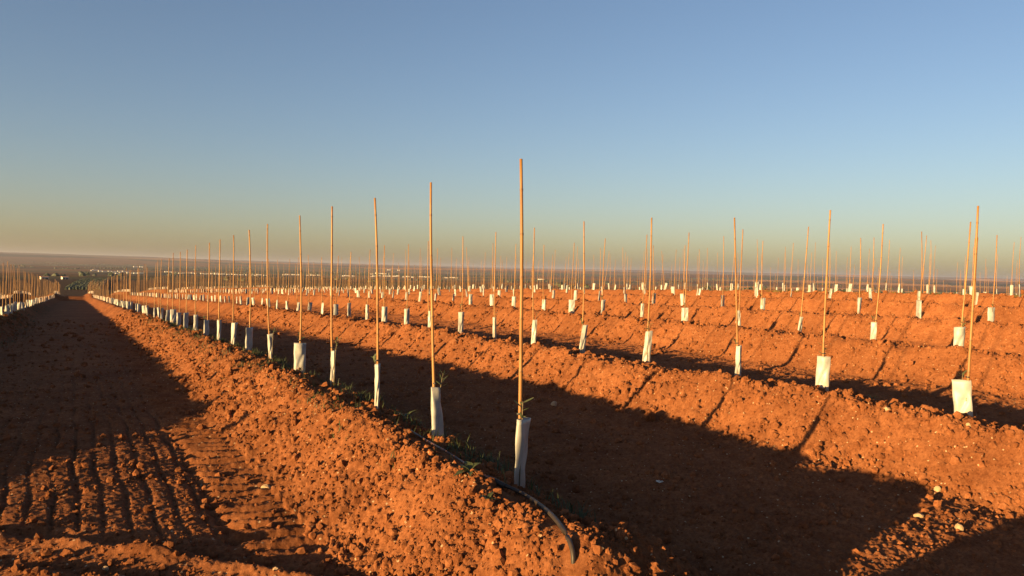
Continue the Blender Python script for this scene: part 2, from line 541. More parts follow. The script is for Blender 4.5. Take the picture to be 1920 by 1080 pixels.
# ------------------------------------------------------------------ ground: one sheet, finer where it is near
def build_ground():
    rings = [0.25]
    while rings[-1] < 32000:
        r = rings[-1]
        step = 0.05 if r < 1.5 else 0.0033 if r < 12 else 0.0046 if r < 60 else 0.009 if r < 160 else 0.02
        rings.append(r * (1 + step))
    rings = np.array(rings)
    a = np.concatenate([np.arange(-180, -110, 5), np.arange(-110, -70, 1.6), np.arange(-70, -37, 0.6), np.arange(-37, 37, 0.108),
                        np.arange(37, 60, 1.2), np.arange(60, 180, 5)])
    A = np.radians(a) + YAW
    R, TH = np.meshgrid(rings, A, indexing='ij')
    P = CAM[0] + R * np.sin(TH)
    Q = CAM[1] + R * np.cos(TH)
    Pf, Qf, Rf = P.ravel(), Q.ravel(), R.ravel()
    Z = np.empty_like(Pf)
    for i in range(0, len(Pf), 200000):
        s = slice(i, i + 200000)
        Z[s] = height(Pf[s], Qf[s], Rf[s])
    nr, na = R.shape
    verts = np.stack([Pf, Qf, Z], 1)
    i, j = np.meshgrid(np.arange(nr - 1), np.arange(na), indexing='ij')
    j2 = (j + 1) % na
    faces = np.stack([i * na + j, i * na + j2, (i + 1) * na + j2, (i + 1) * na + j], -1).reshape(-1, 4)
    # middle
    c = len(verts)
    verts = np.vstack([verts, [[CAM[0], CAM[1], Z[:na].mean()]]])
    me = mesh_np('ground', verts, faces[:, ::-1], M_GROUND, smooth=True)
    # albedo of the place itself: red soil, then fields of the plain
    Pa, Qa, Ra = np.append(Pf, CAM[0]), np.append(Qf, CAM[1]), np.append(Rf, 0.0)
    soil = np.array(SOIL)
    n = perlin(Pa / 2.7, Qa / 2.7, 51)[:, None]
    near = soil * (1 + 0.16 * n)
    pal = np.array([(0.10, 0.060, 0.038), (0.16, 0.080, 0.045), (0.075, 0.062, 0.036), (0.055, 0.058, 0.034), (0.20, 0.105, 0.055),
                    (0.13, 0.072, 0.040), (0.085, 0.060, 0.042), (0.050, 0.042, 0.032)])
    pal = pal * np.array([0.92, 1.0, 1.05])
    fx = Pa * 0.9 + Qa * 0.3 + 60 * perlin(Pa / 500, Qa / 500, 52)
    fy = Qa * 0.95 - Pa * 0.25 + 60 * perlin(Pa / 500, Qa / 500, 53)
    cs = np.where(Ra < 1200, 150.0, np.where(Ra < 4000, 420.0, 900.0))
    ix = np.floor(fx / (cs * 1.9)).astype(np.int64); iy = np.floor(fy / cs + 0.37 * (ix & 3)).astype(np.int64)
    hsh = _hash(ix, iy, 5)
    far = pal[hsh % len(pal)] * 0.62 * (1 + 0.3 * perlin(Pa / 90, Qa / 90, 54)[:, None])
    far = far * np.where(Ra > 2500, 0.45 + 1.35 * _r1[hsh], 1.0)[:, None]
    vf = (sstep(-90, -60, Pa) * (1 - sstep(70, 90, Pa)) * sstep(330, 380, Qa) * (1 - sstep(950, 1000, Qa)))[:, None]
    far = far * (1 - vf) + np.array([0.032, 0.02, 0.014]) * vf
    wf = np.clip(sstep(230, 330, Qa) + sstep(80, 92, Pa) + sstep(-30, -50, Pa), 0, 1)[:, None]
    col = near * (1 - wf) + far * wf
    # short weeds along the top of the rise
    g = sstep(23.4, 24.4, Pa) * (1 - sstep(27.5, 29.5, Pa)) * sstep(0.0, 0.3, perlin(Pa / 0.8, Qa / 1.4, 55) + 0.25) * (Ra < 200)
    col = col * (1 - 0.7 * g[:, None]) + np.array([0.06, 0.075, 0.025]) * 0.7 * g[:, None]
    at = me.color_attributes.new('albedo', 'FLOAT_COLOR', 'POINT')
    at.data.foreach_set('color', np.concatenate([col, np.ones((len(col), 1))], 1).astype(np.float32).ravel())
    nb = me.attributes.new('nearness', 'FLOAT', 'POINT')
    nb.data.foreach_set('value', sstep(60, 8, Ra).astype(np.float32))
    o = obj('ground', me)
    tag(o, 'red ploughed soil with planting ridges running down to the plain', 'ground', kind='structure')


build_ground()

# ------------------------------------------------------------------ canes, guards, saplings
def cane_mesh(name, h, r0, r1, rnd, lean=(0.0, 0.0), n=10, bow=0.006):
    zs, rr, jt, off = [], [], [], []
    nodes = []
    z = rnd.uniform(0.05, 0.25)
    while z < h - 0.05:
        nodes.append(z)
        z += rnd.uniform(0.19, 0.33)
    levels = [(-0.18, 1.0, 0.0)]
    for zn in nodes:
        levels += [(zn - 0.013, 1.0, 0.0), (zn - 0.004, 1.10, 0.35), (zn + 0.001, 1.16, 1.0), (zn + 0.006, 1.03, 0.35), (zn + 0.016, 0.985, 0.0)]
    levels += [(h, 1.0, 0.0)]
    kx, ky, px, py, lastz = 0.0, 0.0, 0.0, 0.0, 0.0
    bend = {}
    a = rnd.uniform(0, 6.28)
    V, J = [], []
    k1, k2 = rnd.gauss(0, bow), rnd.gauss(0, bow)
    for (z, s, j) in levels:
        t = max(0.0, z) / h
        wig = math.sin(t * 9 + a) * 0.0022
        ox = lean[0] * t + k1 * math.sin(math.pi * t) * 2 + wig
        oy = lean[1] * t + k2 * math.sin(math.pi * t) * 2 + wig * 0.5
        r = (r0 + (r1 - r0) * t) * s
        for i in range(n):
            th = 2 * math.pi * i / n
            V.append((ox + r * math.cos(th), oy + r * math.sin(th), z)); J.append(j)
    Fc = []
    for l in range(len(levels) - 1):
        for i in range(n):
            i2 = (i + 1) % n
            Fc.append((l * n + i, l * n + i2, (l + 1) * n + i2, (l + 1) * n + i))
    # hollow cut end
    base = (len(levels) - 1) * n
    ox = sum(V[base + i][0] for i in range(n)) / n; oy = sum(V[base + i][1] for i in range(n)) / n
    m = len(V)
    for i in range(n):
        V.append((ox + (V[base + i][0] - ox) * 0.6, oy + (V[base + i][1] - oy) * 0.6, h)); J.append(0.0)
    for i in range(n):
        V.append((ox + (V[base + i][0] - ox) * 0.55, oy + (V[base + i][1] - oy) * 0.55, h - 0.02)); J.append(1.0)
    for i in range(n):
        i2 = (i + 1) % n
        Fc.append((base + i, base + i2, m + i2, m + i))
        Fc.append((m + i, m + i2, m + n + i2, m + n + i))
    Fc.append(tuple(m + n + i for i in range(n)))
    me = mesh_np(name, V, Fc, M_BAMBOO, True)
    at = me.attributes.new('joint', 'FLOAT', 'POINT')
    at.data.foreach_set('value', np.array(J, dtype=np.float32))
    return me


def guard_mesh(name, h, wt, wb, thick, rnd, sharp=1.6, shift=(0, 0), crumple=0.004, ns=28, nl=12, dent=0.0, slant=0.0):
    """flattened plastic sleeve, open at both ends; wide axis = local x"""
    V, Fc = [], []
    seeds = [rnd.uniform(0, 100) for _ in range(4)]
    wall = 0.0016
    for side in (0, 1):
        for l in range(nl + 1):
            t = l / nl
            z = -0.05 + (h + 0.05) * t
            w = (wb + (wt - wb) * t) / 2
            th = thick / 2 * (0.9 + 0.25 * math.sin(3.1 * t + seeds[0]))
            for k in range(ns):
                a = 2 * math.pi * k / ns
                ca, sa = math.cos(a), math.sin(a)
                x = math.copysign(abs(ca) ** sharp, ca) * w
                y = math.copysign(abs(sa) ** sharp, sa) * th
                nx = crumple * math.sin(a * 2 + t * 6 + seeds[1]) * math.sin(t * 7 + seeds[2])
                ny = crumple * math.sin(a * 3 + t * 5 + seeds[3]) + crumple * 0.7 * math.sin(t * 15 + 2 * a + seeds[0])
                if dent and sa < 0:
                    dd = math.exp(-(((t - 0.45 - 0.4 * ca) / 0.13) ** 2))
                    ny += dent * dd * (-sa)
                rr = math.hypot(x, y) + 1e-6
                s = 1 - (wall / rr if side else 0)
                zz = z + (slant * ca * (1 if l == nl else 0))
                V.append((x * s + nx + shift[0] * t, y * s + ny + shift[1] * t, zz))
    N = (nl + 1) * ns
    for side in (0, 1):
        for l in range(nl):
            for k in range(ns):
                k2 = (k + 1) % ns
                q = (side * N + l * ns + k, side * N + l * ns + k2, side * N + (l + 1) * ns + k2, side * N + (l + 1) * ns + k)
                Fc.append(q if side == 0 else q[::-1])
    for l in (0, nl):
        for k in range(ns):
            k2 = (k + 1) % ns
            q = (l * ns + k, l * ns + k2, N + l * ns + k2, N + l * ns + k)
            Fc.append(q if l else q[::-1])
    me = mesh_np(name, V, Fc, M_GUARD, True)
    return me


def leaf_mesh(name, L, W, curl):
    V, Fc = [], []
    n = 5
    for i in range(n + 1):
        t = i / n
        w = W * 0.5 * math.sin(math.pi * min(1, t * 0.93 + 0.05)) ** 0.8
        z = curl * L * t * t
        V += [(t * L, -w, z), (t * L, 0, z - w * 0.35), (t * L, w, z)]
    for i in range(n):
        for k in (0, 1):
            Fc.append((i * 3 + k, i * 3 + k + 1, (i + 1) * 3 + k + 1, (i + 1) * 3 + k))
    return mesh_np(name, V, Fc, M_LEAF, True)


LEAVES = [leaf_mesh('olive_leaf_shape', L, W, c) for L, W, c in ((0.055, 0.013, 0.15), (0.045, 0.011, -0.2), (0.062, 0.012, 0.05), (0.038, 0.012, 0.3))]
ORD = ['', 'first', 'second', 'third', 'fourth', 'fifth', 'sixth', 'seventh', 'eighth', 'ninth', 'tenth', 'eleventh', 'twelfth', 'thirteenth',
       'fourteenth', 'fifteenth', 'sixteenth', 'seventeenth', 'eighteenth', 'nineteenth', 'twentieth']

# digitised canes: top pixel, foot pixel, guard top y, guard x-range at top, guard x-range at foot, turn of the guard (deg), sharpness
R1 = [((977, 298), (972, 912), 785, (966, 991), (961, 984), 62, 1.1, 0.25), ((808, 342), (818, 815), 726, (807, 822), (811, 836), 55, 1.1, 0.3),
      ((703, 371), (707, 764), 682, (700, 712), (702, 711), 20, 1.7, 0.9), ((623, 387), (623, 722), 657, (619, 630), (619, 627), 10, 1.7, 0.9),
      ((562, 404), (561, 704), 643, (550, 573), (551, 572), 8, 1.0, 0.55), ((502, 420), (508, 677), 626, (500, 511), (505, 511), 0, 1.4, 0.7),
      ((467, 431), (466, 662), 614, (460, 475), (460, 471), 58, 1.1, 0.3), ((438, 441), (436, 646), 605, (433, 445), (433, 439), 15, 1.6, 0.8),
      ((413, 449), (411, 635), 597, (407, 415), (407, 413), 0, 1.4, 0.8), ((393, 455), (388, 629), 600, (382, 392), (382, 392), 60, 1.2, 0.4),
      ((367, 460), (367, 621), 590, (363, 371), (363, 371), 15, 1.4, 0.8), ((351, 468), (349, 616), 585, (344, 354), (344, 352), 55, 1.1, 0.4),
      ((338, 472), (335, 612), 586, (331, 339), (331, 339), 50, 1.1, 0.5), ((325, 474), (324, 608), 580, (319, 330), (319, 329), 10, 1.2, 0.6)]
R2 = [((1834, 386), (1809, 806), 713, (1784, 1817), (1792, 1823), -5, 1.0, 0.35), ((1557, 394), (1541, 748), 668, (1530, 1554), (1527, 1552), -8, 1.1, 0.3),
      ((1377, 408), (1384, 711), 648, (1378, 1389), (1376, 1391), 30, 1.6, 0.9), ((1222, 408), (1211, 676), 620, (1209, 1222), (1203, 1218), 0, 1.2, 0.5),
      ((1095, 415), (1091, 656), 607, (1090, 1102), (1083, 1097), 30, 1.6, 0.8), ((1002, 427), (1000, 645), 596, (997, 1006), (995, 1005), -10, 1.2, 0.6),
      ((930, 435), (927, 632), 589, (923, 930), (924, 931), 0, 1.4, 0.8), ((868, 443), (864, 626), 584, (858, 870), (858, 869), 28, 1.6, 0.8),
      ((803, 452), (805, 615), 578, (802, 810), (802, 810), 0, 1.2, 0.8), ((766, 458), (762, 612), 576, (757, 768), (757, 767), 20, 1.5, 0.8),
      ((721, 460), (720, 606), 573, (715, 726), (715, 726), 10, 1.2, 0.7), ((694, 468), (688, 600), 570, (685, 691), (685, 691), 0, 1.4, 0.9),
      ((658, 472), (655, 595), 568, (651, 658), (651, 658), 45, 1.1, 0.5)]
R3 = [((1820, 416), (1798, 662), 613, (1788, 1808), (1788, 1806), 12, 1.1, 0.6), ((1656, 420), (1638, 643), 604, (1632, 1643), (1631, 1642), -12, 1.1, 0.4),
      ((1516, 425), (1499, 627), 594, (1499, 1504), (1493, 1503), 45, 1.1, 0.5), ((1393, 430), (1385, 612), 582, (1380, 1387), (1379, 1390), 5, 1.3, 0.6),
      ((1292, 436), (1283, 606), 577, (1277, 1290), (1277, 1290), -8, 1.1, 0.4), ((1213, 440), (1203, 594), 569, (1201, 1207), (1200, 1206), 0, 1.2, 0.6),
      ((1135, 447), (1130, 589), 562, (1127, 1135), (1126, 1133), 50, 1.2, 0.5), ((1077, 455), (1071, 586), 562, (1066, 1078), (1066, 1077), -5, 1.1, 0.4)]
rnd = random.Random(11)
plants = []       # dicts: p, q, z, h, lean, guard params, row index (from hose row = 1), level
cam_right = np.array([math.cos(YAW), -math.sin(YAW)])
for row_no, data, prow in ((1, R1, 0.0), (2, R2, 4.4), (3, R3, 9.1)):
    for k, (tp, ft, gy, gt, gb, turn, sharp, tk) in enumerate(data):
        B = pixel_at_p(ft[0], ft[1], prow)
        dist = np.dot(B[:2] - CAM[:2], [math.sin(YAW), math.cos(YAW)])
        z = ground_z(prow, B[1])
        d = pixel_ray(*tp); t = dist / np.dot(d[:2], [math.sin(YAW), math.cos(YAW)])
        T = CAM + d * t
        lat = float(np.dot(T[:2] - B[:2], cam_right))
        plants.append(dict(p=prow, q=float(B[1]), z=z, h=float(T[2] - z), lean=(lat * cam_right[0], lat * cam_right[1]), row=row_no, level=0,
                           dist=float(dist), dig=(gt, gb, turn, sharp, tk), gtop=float((CAM + pixel_ray((gt[0] + gt[1]) / 2, gy) * dist / np.dot(pixel_ray((gt[0] + gt[1]) / 2, gy)[:2], [math.sin(YAW), math.cos(YAW)]))[2]) - z,
                           ft=ft))
row_q0 = {1: plants[len(R1) - 1]['q'], 2: plants[len(R1) + len(R2) - 1]['q'], 3: plants[-1]['q']}


def in_view(p, q, margin=90):
    v = np.array([p, q]) - CAM[:2]
    f = v @ np.array([math.sin(YAW), math.cos(YAW)])
    r = v @ cam_right
    return f > 1 and abs(r / f * F_PX) < 960 + margin


row_of = {}
for i, pr in enumerate(ROWS):
    if pr == -4.55: row_of[pr] = 0
    elif pr < -4.55: row_of[pr] = -1
    else: row_of[pr] = ROWS.index(pr) - 3
for pr in ROWS:
    if pr > 60: continue
    no = row_of[pr]
    if no in (1, 2, 3):
        q = row_q0[no] + 1.5
    elif no == 0:
        q = 3.4
    else:
        q = rnd.uniform(-1, 0.5)
    qmax = 165 if pr < 6 else 150 if pr < 30 else 130
    while q < qmax:
        jq = q + rnd.gauss(0, 0.05)
        jp = pr + rnd.gauss(0, 0.035)
        q += 1.5
        if not (in_view(jp, jq) or (no == 0 and jq > 3)):
            continue
        if rnd.random() < 0.025:
            continue
        l = rnd.gauss(0, 0.045), rnd.gauss(0, 0.045)
        if rnd.random() < 0.12:
            l = (l[0] * 2.4, l[1] * 2.4)
        plants.append(dict(p=jp, q=jq, z=None, h=rnd.gauss(1.90, 0.07), lean=l, row=no, level=0, dist=math.hypot(jp - CAM[0], jq - CAM[1]), dig=None))
un = [d for d in plants if d['z'] is None]
zz = height(np.array([d['p'] for d in un]), np.array([d['q'] for d in un]))
for d, z in zip(un, zz):
    d['z'] = float(z)
# level along the hose row (1 = hose end)
hose_q = sorted(d['q'] for d in plants if d['row'] == 1)
for d in plants:
    d['level'] = int(np.argmin([abs(d['q'] - hq) for hq in hose_q])) + 1

ROWNAME = {0: 'row across the dirt track', 2: 'second planted row', 3: 'third planted row', 4: 'fourth planted row', 5: 'fifth planted row', 6: 'sixth planted row'}
used_labels = set()


def row_label(what, d):
    no, lv = d['row'], d['level']
    if no == 1:
        if lv <= 20:
            return f'{ORD[lv]} {what} from the hose end of the row beside the dirt track', False
        return f'{what} past the twentieth in the row beside the dirt track', True
    if no in (2, 3, 4, 5) and 1 <= lv <= 16 and d['q'] > -0.6:
        s = f'{what} in {ROWNAME[no]}, level with the {ORD[lv]} cane of the hose row'
        if s not in used_labels:
            return s, False
    if no in ROWNAME and no != 0:
        return f'{what} far along the {ROWNAME[no]} counted from the track', True
    if no == 0:
        return f'{what} in the row across the dirt track from the hose', True
    if no < 0:
        return f'{what} in rows behind the one across the track', True
    return f'{what} in the far rows on the crest of the rise', True


for d in plants:
    # apparent size decides who is an individual
    vis = in_view(d['p'], d['q'], 10)
    d['rank'] = d['dist'] + (0 if vis else 500) + (0 if d['row'] <= 4 else 6)
plants.sort(key=lambda d: d['rank'])
IND = 298
cane_variants = [cane_mesh('bamboo_cane_shape', 1.9, rnd.uniform(0.0095, 0.0125), rnd.uniform(0.006, 0.008), rnd, n=8, bow=0.010) for _ in range(12)]
guard_variants = []
for i in range(16):
    w = rnd.choice((0.10, 0.12, 0.14, 0.16, 0.16))
    guard_variants.append(guard_mesh('tree_guard_shape', rnd.uniform(0.36, 0.41), w, w * rnd.uniform(0.75, 1.1), rnd.uniform(0.035, 0.09), rnd, rnd.choice((1.0, 1.2, 1.6)),
                                     (rnd.gauss(0, 0.02), rnd.gauss(0, 0.015)), 0.004, 20, 8))
far_canes_V, far_canes_F, far_g_V, far_g_F = [], [], [], []


def sapling(d, gh, label, group, detailed):
    root = obj('olive_sapling', None, loc=(d['p'], d['q'], d['z']))
    root.empty_display_size = 0.05
    ang = rnd.uniform(0, 6.28)
    ox, oy = 0.024 * math.cos(ang), 0.024 * math.sin(ang)
    hh = gh + rnd.uniform(0.05, 0.13)
    gx, gy_ = d.get('goff', (0.0, 0.0))
    pts = [(ox + gx * 0.3, oy + gy_ * 0.3, -0.02), (ox + gx * 0.7, oy + gy_ * 0.7, gh * 0.6), (ox + gx + 0.01 * math.cos(ang), oy + gy_ + 0.01 * math.sin(ang), gh), (ox + gx + 0.028 * math.cos(ang), oy + gy_ + 0.028 * math.sin(ang), hh)]
    V, Fc = tube(pts, [0.004, 0.0035, 0.003, 0.0015], 6)
    obj('stem', mesh_np('stem', V, Fc, M_STEM, True), root)
    top = Vector(pts[-1]); base = Vector(pts[2])
    nleaf = rnd.randint(7, 11) if detailed else 7
    LV, LF = [], []
    for i in range(nleaf):
        t = (i + 0.5) / nleaf
        at = base.lerp(top, t)
        az = ang + rnd.uniform(-2.2, 2.2) if rnd.random() < 0.6 else rnd.uniform(0, 6.28)
        el = rnd.uniform(-0.1, 1.1)
        me = rnd.choice(LEAVES)
        s = rnd.uniform(0.9, 1.35)
        if detailed:
            obj('leaf', me, root, at, (rnd.uniform(-0.5, 0.5), -el, az), (s, s, s))
        else:
            M = Matrix.Translation(at) @ Matrix.Rotation(az, 4, 'Z') @ Matrix.Rotation(-el, 4, 'Y') @ Matrix.Scale(s, 4)
            o = len(LV)
            LV += [M @ v.co for v in me.vertices]
            LF += [tuple(o + j for j in pl.vertices) for pl in me.polygons]
    if not detailed:
        obj('leaves', mesh_np('leaves', LV, LF, M_LEAF, True), root)
    tag(root, label, 'sapling', group)
    return root


used_level = {}
nsap = 0
for idx, d in enumerate(plants):
    loc = (d['p'], d['q'], d['z'])
    if idx < IND:
        lab, shared = row_label('bamboo cane', d)
        used_labels.add(lab)
        glab, gsh = row_label('white tree guard', d)
        used_labels.add(glab)
        rowgroup = {1: 'hose row', 0: 'row across the track'}.get(d['row'], 'planted row %d' % d['row'] if 1 < d['row'] < 7 else 'far rows')
        if d['dist'] < 26 and in_view(d['p'], d['q'], 60):
            me = cane_mesh('bamboo_cane', d['h'], rnd.uniform(0.0115, 0.0135) if idx else 0.0135, rnd.uniform(0.008, 0.0095), rnd, d['lean'], 12 if d['dist'] < 12 else 8, 0.006)
            c = obj('bamboo_cane', me, loc=loc)
        else:
            c = obj('bamboo_cane', rnd.choice(cane_variants), loc=loc, rot=(-d['lean'][1] / 1.9, d['lean'][0] / 1.9, rnd.uniform(-0.2, 0.2)), scale=(1, 1, d['h'] / 1.9))
        tag(c, lab, 'cane', 'bamboo canes in the ' + rowgroup)
        # guard
        view_az = math.atan2(CAM[0] - d['p'], CAM[1] - d['q'])        # heading from plant to camera
        if d['dig']:
            gt, gb, turn, sharp, tk = d['dig']
            wt = (gt[1] - gt[0]) / F_PX * d['dist']; wb = (gb[1] - gb[0]) / F_PX * d['dist']
            tr = rad(turn)
            grow = 1.0 / max(0.45, math.cos(tr) + 0.35 * tk * abs(math.sin(tr)))
            offt = ((gt[0] + gt[1]) / 2 - (d['ft'][0])) / F_PX * d['dist']
            offb = ((gb[0] + gb[1]) / 2 - d['ft'][0]) / F_PX * d['dist']
            offt = max(-0.09, min(0.09, offt)); offb = max(-0.05, min(0.05, offb))
            right_v = (math.sin(view_az - math.pi / 2), math.cos(view_az - math.pi / 2))
            rz = -(view_az - tr) + math.pi       # local -y faces the camera, turned
            gh = max(0.30, min(0.44, d['gtop']))
            me = guard_mesh('tree_guard', gh, wt * grow, wb * grow, max(0.052, wt * grow * tk), rnd, sharp, ((offt - offb) * math.cos(tr), -(offt - offb) * math.sin(tr)),
                            0.0035, 32, 16, 0.05 if (d['row'] == 2 and wt > 0.16) else 0.012, rnd.uniform(-0.006, 0.006))
            g = obj('tree_guard', me, loc=(d['p'] + right_v[0] * offb, d['q'] + right_v[1] * offb, d['z']), rot=(0, 0, rz))
            d['goff'] = (right_v[0] * offt * 0.5, right_v[1] * offt * 0.5)
        else:
            g = obj('tree_guard', rnd.choice(guard_variants), loc=loc, rot=(rnd.gauss(0, 0.05), rnd.gauss(0, 0.05), rnd.uniform(0, 6.28)))
            gh = 0.385
        tag(g, glab, 'tree guard', 'tree guards in the ' + rowgroup)
        if d['dist'] < 36 and in_view(d['p'], d['q'], 10) and rnd.random() < 0.9 and nsap < 110:
            nsap += 1
            slab, _ = row_label('olive sapling sprouting', d)
            used_labels.add(slab)
            sapling(d, gh, slab, 'olive saplings in the ' + rowgroup, d['dist'] < 12.5)
        if d['dist'] < 14 and in_view(d['p'], d['q'], 10):
            t = (gh + 0.02) / d['h']
            V, Fc = [], []
            for s_, zz_ in ((0.0152, -0.006), (0.0165, 0.0), (0.0152, 0.006)):
                for k in range(12):
                    V.append((d['lean'][0] * t + s_ * math.cos(k * math.pi / 6), d['lean'][1] * t + s_ * math.sin(k * math.pi / 6), gh + 0.03 + zz_))
            for l in (0, 1):
                for k in range(12):
                    Fc.append((l * 12 + k, l * 12 + (k + 1) % 12, (l + 1) * 12 + (k + 1) % 12, (l + 1) * 12 + k))
            obj('tie', mesh_np('tie', V, Fc, M_TIE, True), c)
    else:
        # distant ones, too many to count
        n = 5
        o = len(far_canes_V)
        bx, by = rnd.gauss(0, 0.01), rnd.gauss(0, 0.01)
        for t, r in ((-0.1, 0.011), (0.5, 0.010), (1.0, 0.0075)):
            for k in range(n):
                a = 6.2832 * k / n
                far_canes_V.append((d['p'] + d['lean'][0] * t + (bx if t == 0.5 else 0) + r * math.cos(a), d['q'] + d['lean'][1] * t + (by if t == 0.5 else 0) + r * math.sin(a), d['z'] + d['h'] * t))
        for l in (0, 1):
            for k in range(n):
                far_canes_F.append((o + l * n + k, o + l * n + (k + 1) % n, o + (l + 1) * n + (k + 1) % n, o + (l + 1) * n + k))
        o = len(far_g_V)
        w, tk, az = rnd.uniform(0.045, 0.08), rnd.uniform(0.02, 0.04), rnd.uniform(0, 6.28)
        sx_, sy_ = rnd.gauss(0, 0.02), rnd.gauss(0, 0.02)
        for z_, s_ in ((-0.05, 0.95), (rnd.uniform(0.34, 0.41), 1.0)):
            for k in range(8):
                a = 6.2832 * k / 8
                x, y = w * s_ * math.cos(a), tk * s_ * math.sin(a)
                far_g_V.append((d['p'] + x * math.cos(az) - y * math.sin(az) + (sx_ if z_ > 0 else 0), d['q'] + x * math.sin(az) + y * math.cos(az) + (sy_ if z_ > 0 else 0), d['z'] + z_))
        for k in range(8):
            far_g_F.append((o + k, o + (k + 1) % 8, o + 8 + (k + 1) % 8, o + 8 + k))
if far_canes_V:
    tag(obj('distant_bamboo_canes', mesh_np('distant_bamboo_canes', far_canes_V, far_canes_F, M_BAMBOO, True)), 'mass of thin bamboo canes receding over the far rows', 'canes', kind='stuff')
    tag(obj('distant_tree_guards', mesh_np('distant_tree_guards', far_g_V, far_g_F, M_GUARD, True)), 'mass of small white tree guards receding along the far rows', 'tree guards', kind='stuff')
print('plants', len(plants), 'saplings', nsap)


# ------------------------------------------------------------------ clods and stones
def lump_mesh(name, seed, mat, rough=0.28, sub=2):
    import bmesh
    bm = bmesh.new()
    bmesh.ops.create_icosphere(bm, subdivisions=sub, radius=1.0)
    r = np.random.default_rng(seed)
    dirs = r.normal(size=(9, 3)); dirs /= np.linalg.norm(dirs, axis=1)[:, None]
    offs = r.uniform(0.62, 0.95, 9)
    ph = r.uniform(0, 6.28, 6)
    for v in bm.verts:
        c = np.array(v.co)
        k = 1.0
        for dd, of in zip(dirs, offs):
            s = c @ dd
            if s > 1e-3:
                k = min(k, of / s)          # chipped facets
        k *= 1 + rough * 0.35 * math.sin(5 * c[0] + ph[0]) * math.sin(4.3 * c[1] + ph[1]) + rough * 0.3 * math.sin(9 * c[2] + ph[2] + 7 * c[0]) + r.normal(0, 0.03)
        v.co = Vector(c * k)
    me = bpy.data.meshes.new(name)
    bm.to_mesh(me); bm.free()
    me.materials.append(mat)
    return me


BIG = [lump_mesh('soil_clod', 100 + i, M_CLOD, 0.3, 3) for i in range(6)]
STONES = [lump_mesh('pale_stone', 200 + i, M_STONE, 0.15, 2) for i in range(4)]
SMALL = [lump_mesh('crumb_shape', 300 + i, M_CLOD, 0.35, 1) for i in range(5)]
crng = random.Random(5)


def place_lump(kind, meshes, p, q, size, label, cat, group=None):
    s = size / 2
    z = ground_z(p, q)
    o = obj(kind, crng.choice(meshes), loc=(p, q, z + s * 0.25), rot=(crng.uniform(0, 6.28), crng.uniform(0, 6.28), crng.uniform(0, 6.28)),
            scale=(s * crng.uniform(0.9, 1.25), s * crng.uniform(0.85, 1.1), s * crng.uniform(0.7, 0.95)))
    tag(o, label, cat, group)
    return o


for (x, y, z, px, lab) in [(1218, 752, 0.12, 26, 'large clod of red soil at the foot of the second planted row'),
                           (1150, 1066, 0.05, 26, 'round orange clod in the shaded furrow beside the hose end'),
                           (1186, 1070, 0.05, 30, 'broad orange clod beside the round one near the hose end'),
                           (796, 850, 0.38, 34, 'crumbly clod on the ridge crest beside the second hose-row guard')]:
    P = pixel_at_z(x, y, z)
    dist = math.hypot(P[0] - CAM[0], P[1] - CAM[1])
    place_lump('soil_clod', BIG, P[0], P[1], px / F_PX * dist, lab, 'clod')
for i in range(150):
    rowp, no = crng.choice([(0.0, 1), (0.0, 1), (4.4, 2), (4.4, 2), (4.4, 2), (9.1, 3)])
    u = crng.choice([crng.gauss(-0.95, 0.12), crng.gauss(-0.32, 0.10), crng.gauss(0.12, 0.12), crng.uniform(-1.0, 0.3)])
    q = crng.uniform(-0.9, 10) if no < 3 else crng.uniform(2, 13)
    p = rowp + u
    if not in_view(p, q, -10) or float(hose_dist(p, q)) < 0.09:
        continue
    dist = math.hypot(p - CAM[0], q - CAM[1])
    nm = {1: 'row beside the dirt track', 2: 'second planted row', 3: 'third planted row'}[no]
    place_lump('soil_clod', BIG, p, q, crng.uniform(7, 15) / F_PX * dist * (0.8 if dist > 9 else 1.0), f'fist-sized clod of red soil lying on the ridge of the {nm}', 'clod', f'clods on the {nm}')
for (x, y, z, px) in [(1662, 783, 0.3, 14), (1723, 932, 0.05, 16), (1760, 857, 0.2, 13), (230, 1045, 0, 15), (199, 1031, 0, 13), (501, 874, 0.03, 20), (517, 1050, 0, 11),
                      (1040, 706, 0.25, 14), (1815, 825, 0.25, 10), (1800, 958, 0.05, 17)]:
    P = pixel_at_z(x, y, z)
    dist = math.hypot(P[0] - CAM[0], P[1] - CAM[1])
    if P[0] < -0.9:
        lab, gr = 'pale stone lying in the wheel tracks of the dirt track', 'pale stones in the track'
    else:
        lab, gr = 'pale stone lying on or below the second planted row', 'pale stones by the second row'
    place_lump('pale_stone', STONES, P[0], P[1], px / F_PX * dist, lab, 'stone', gr)

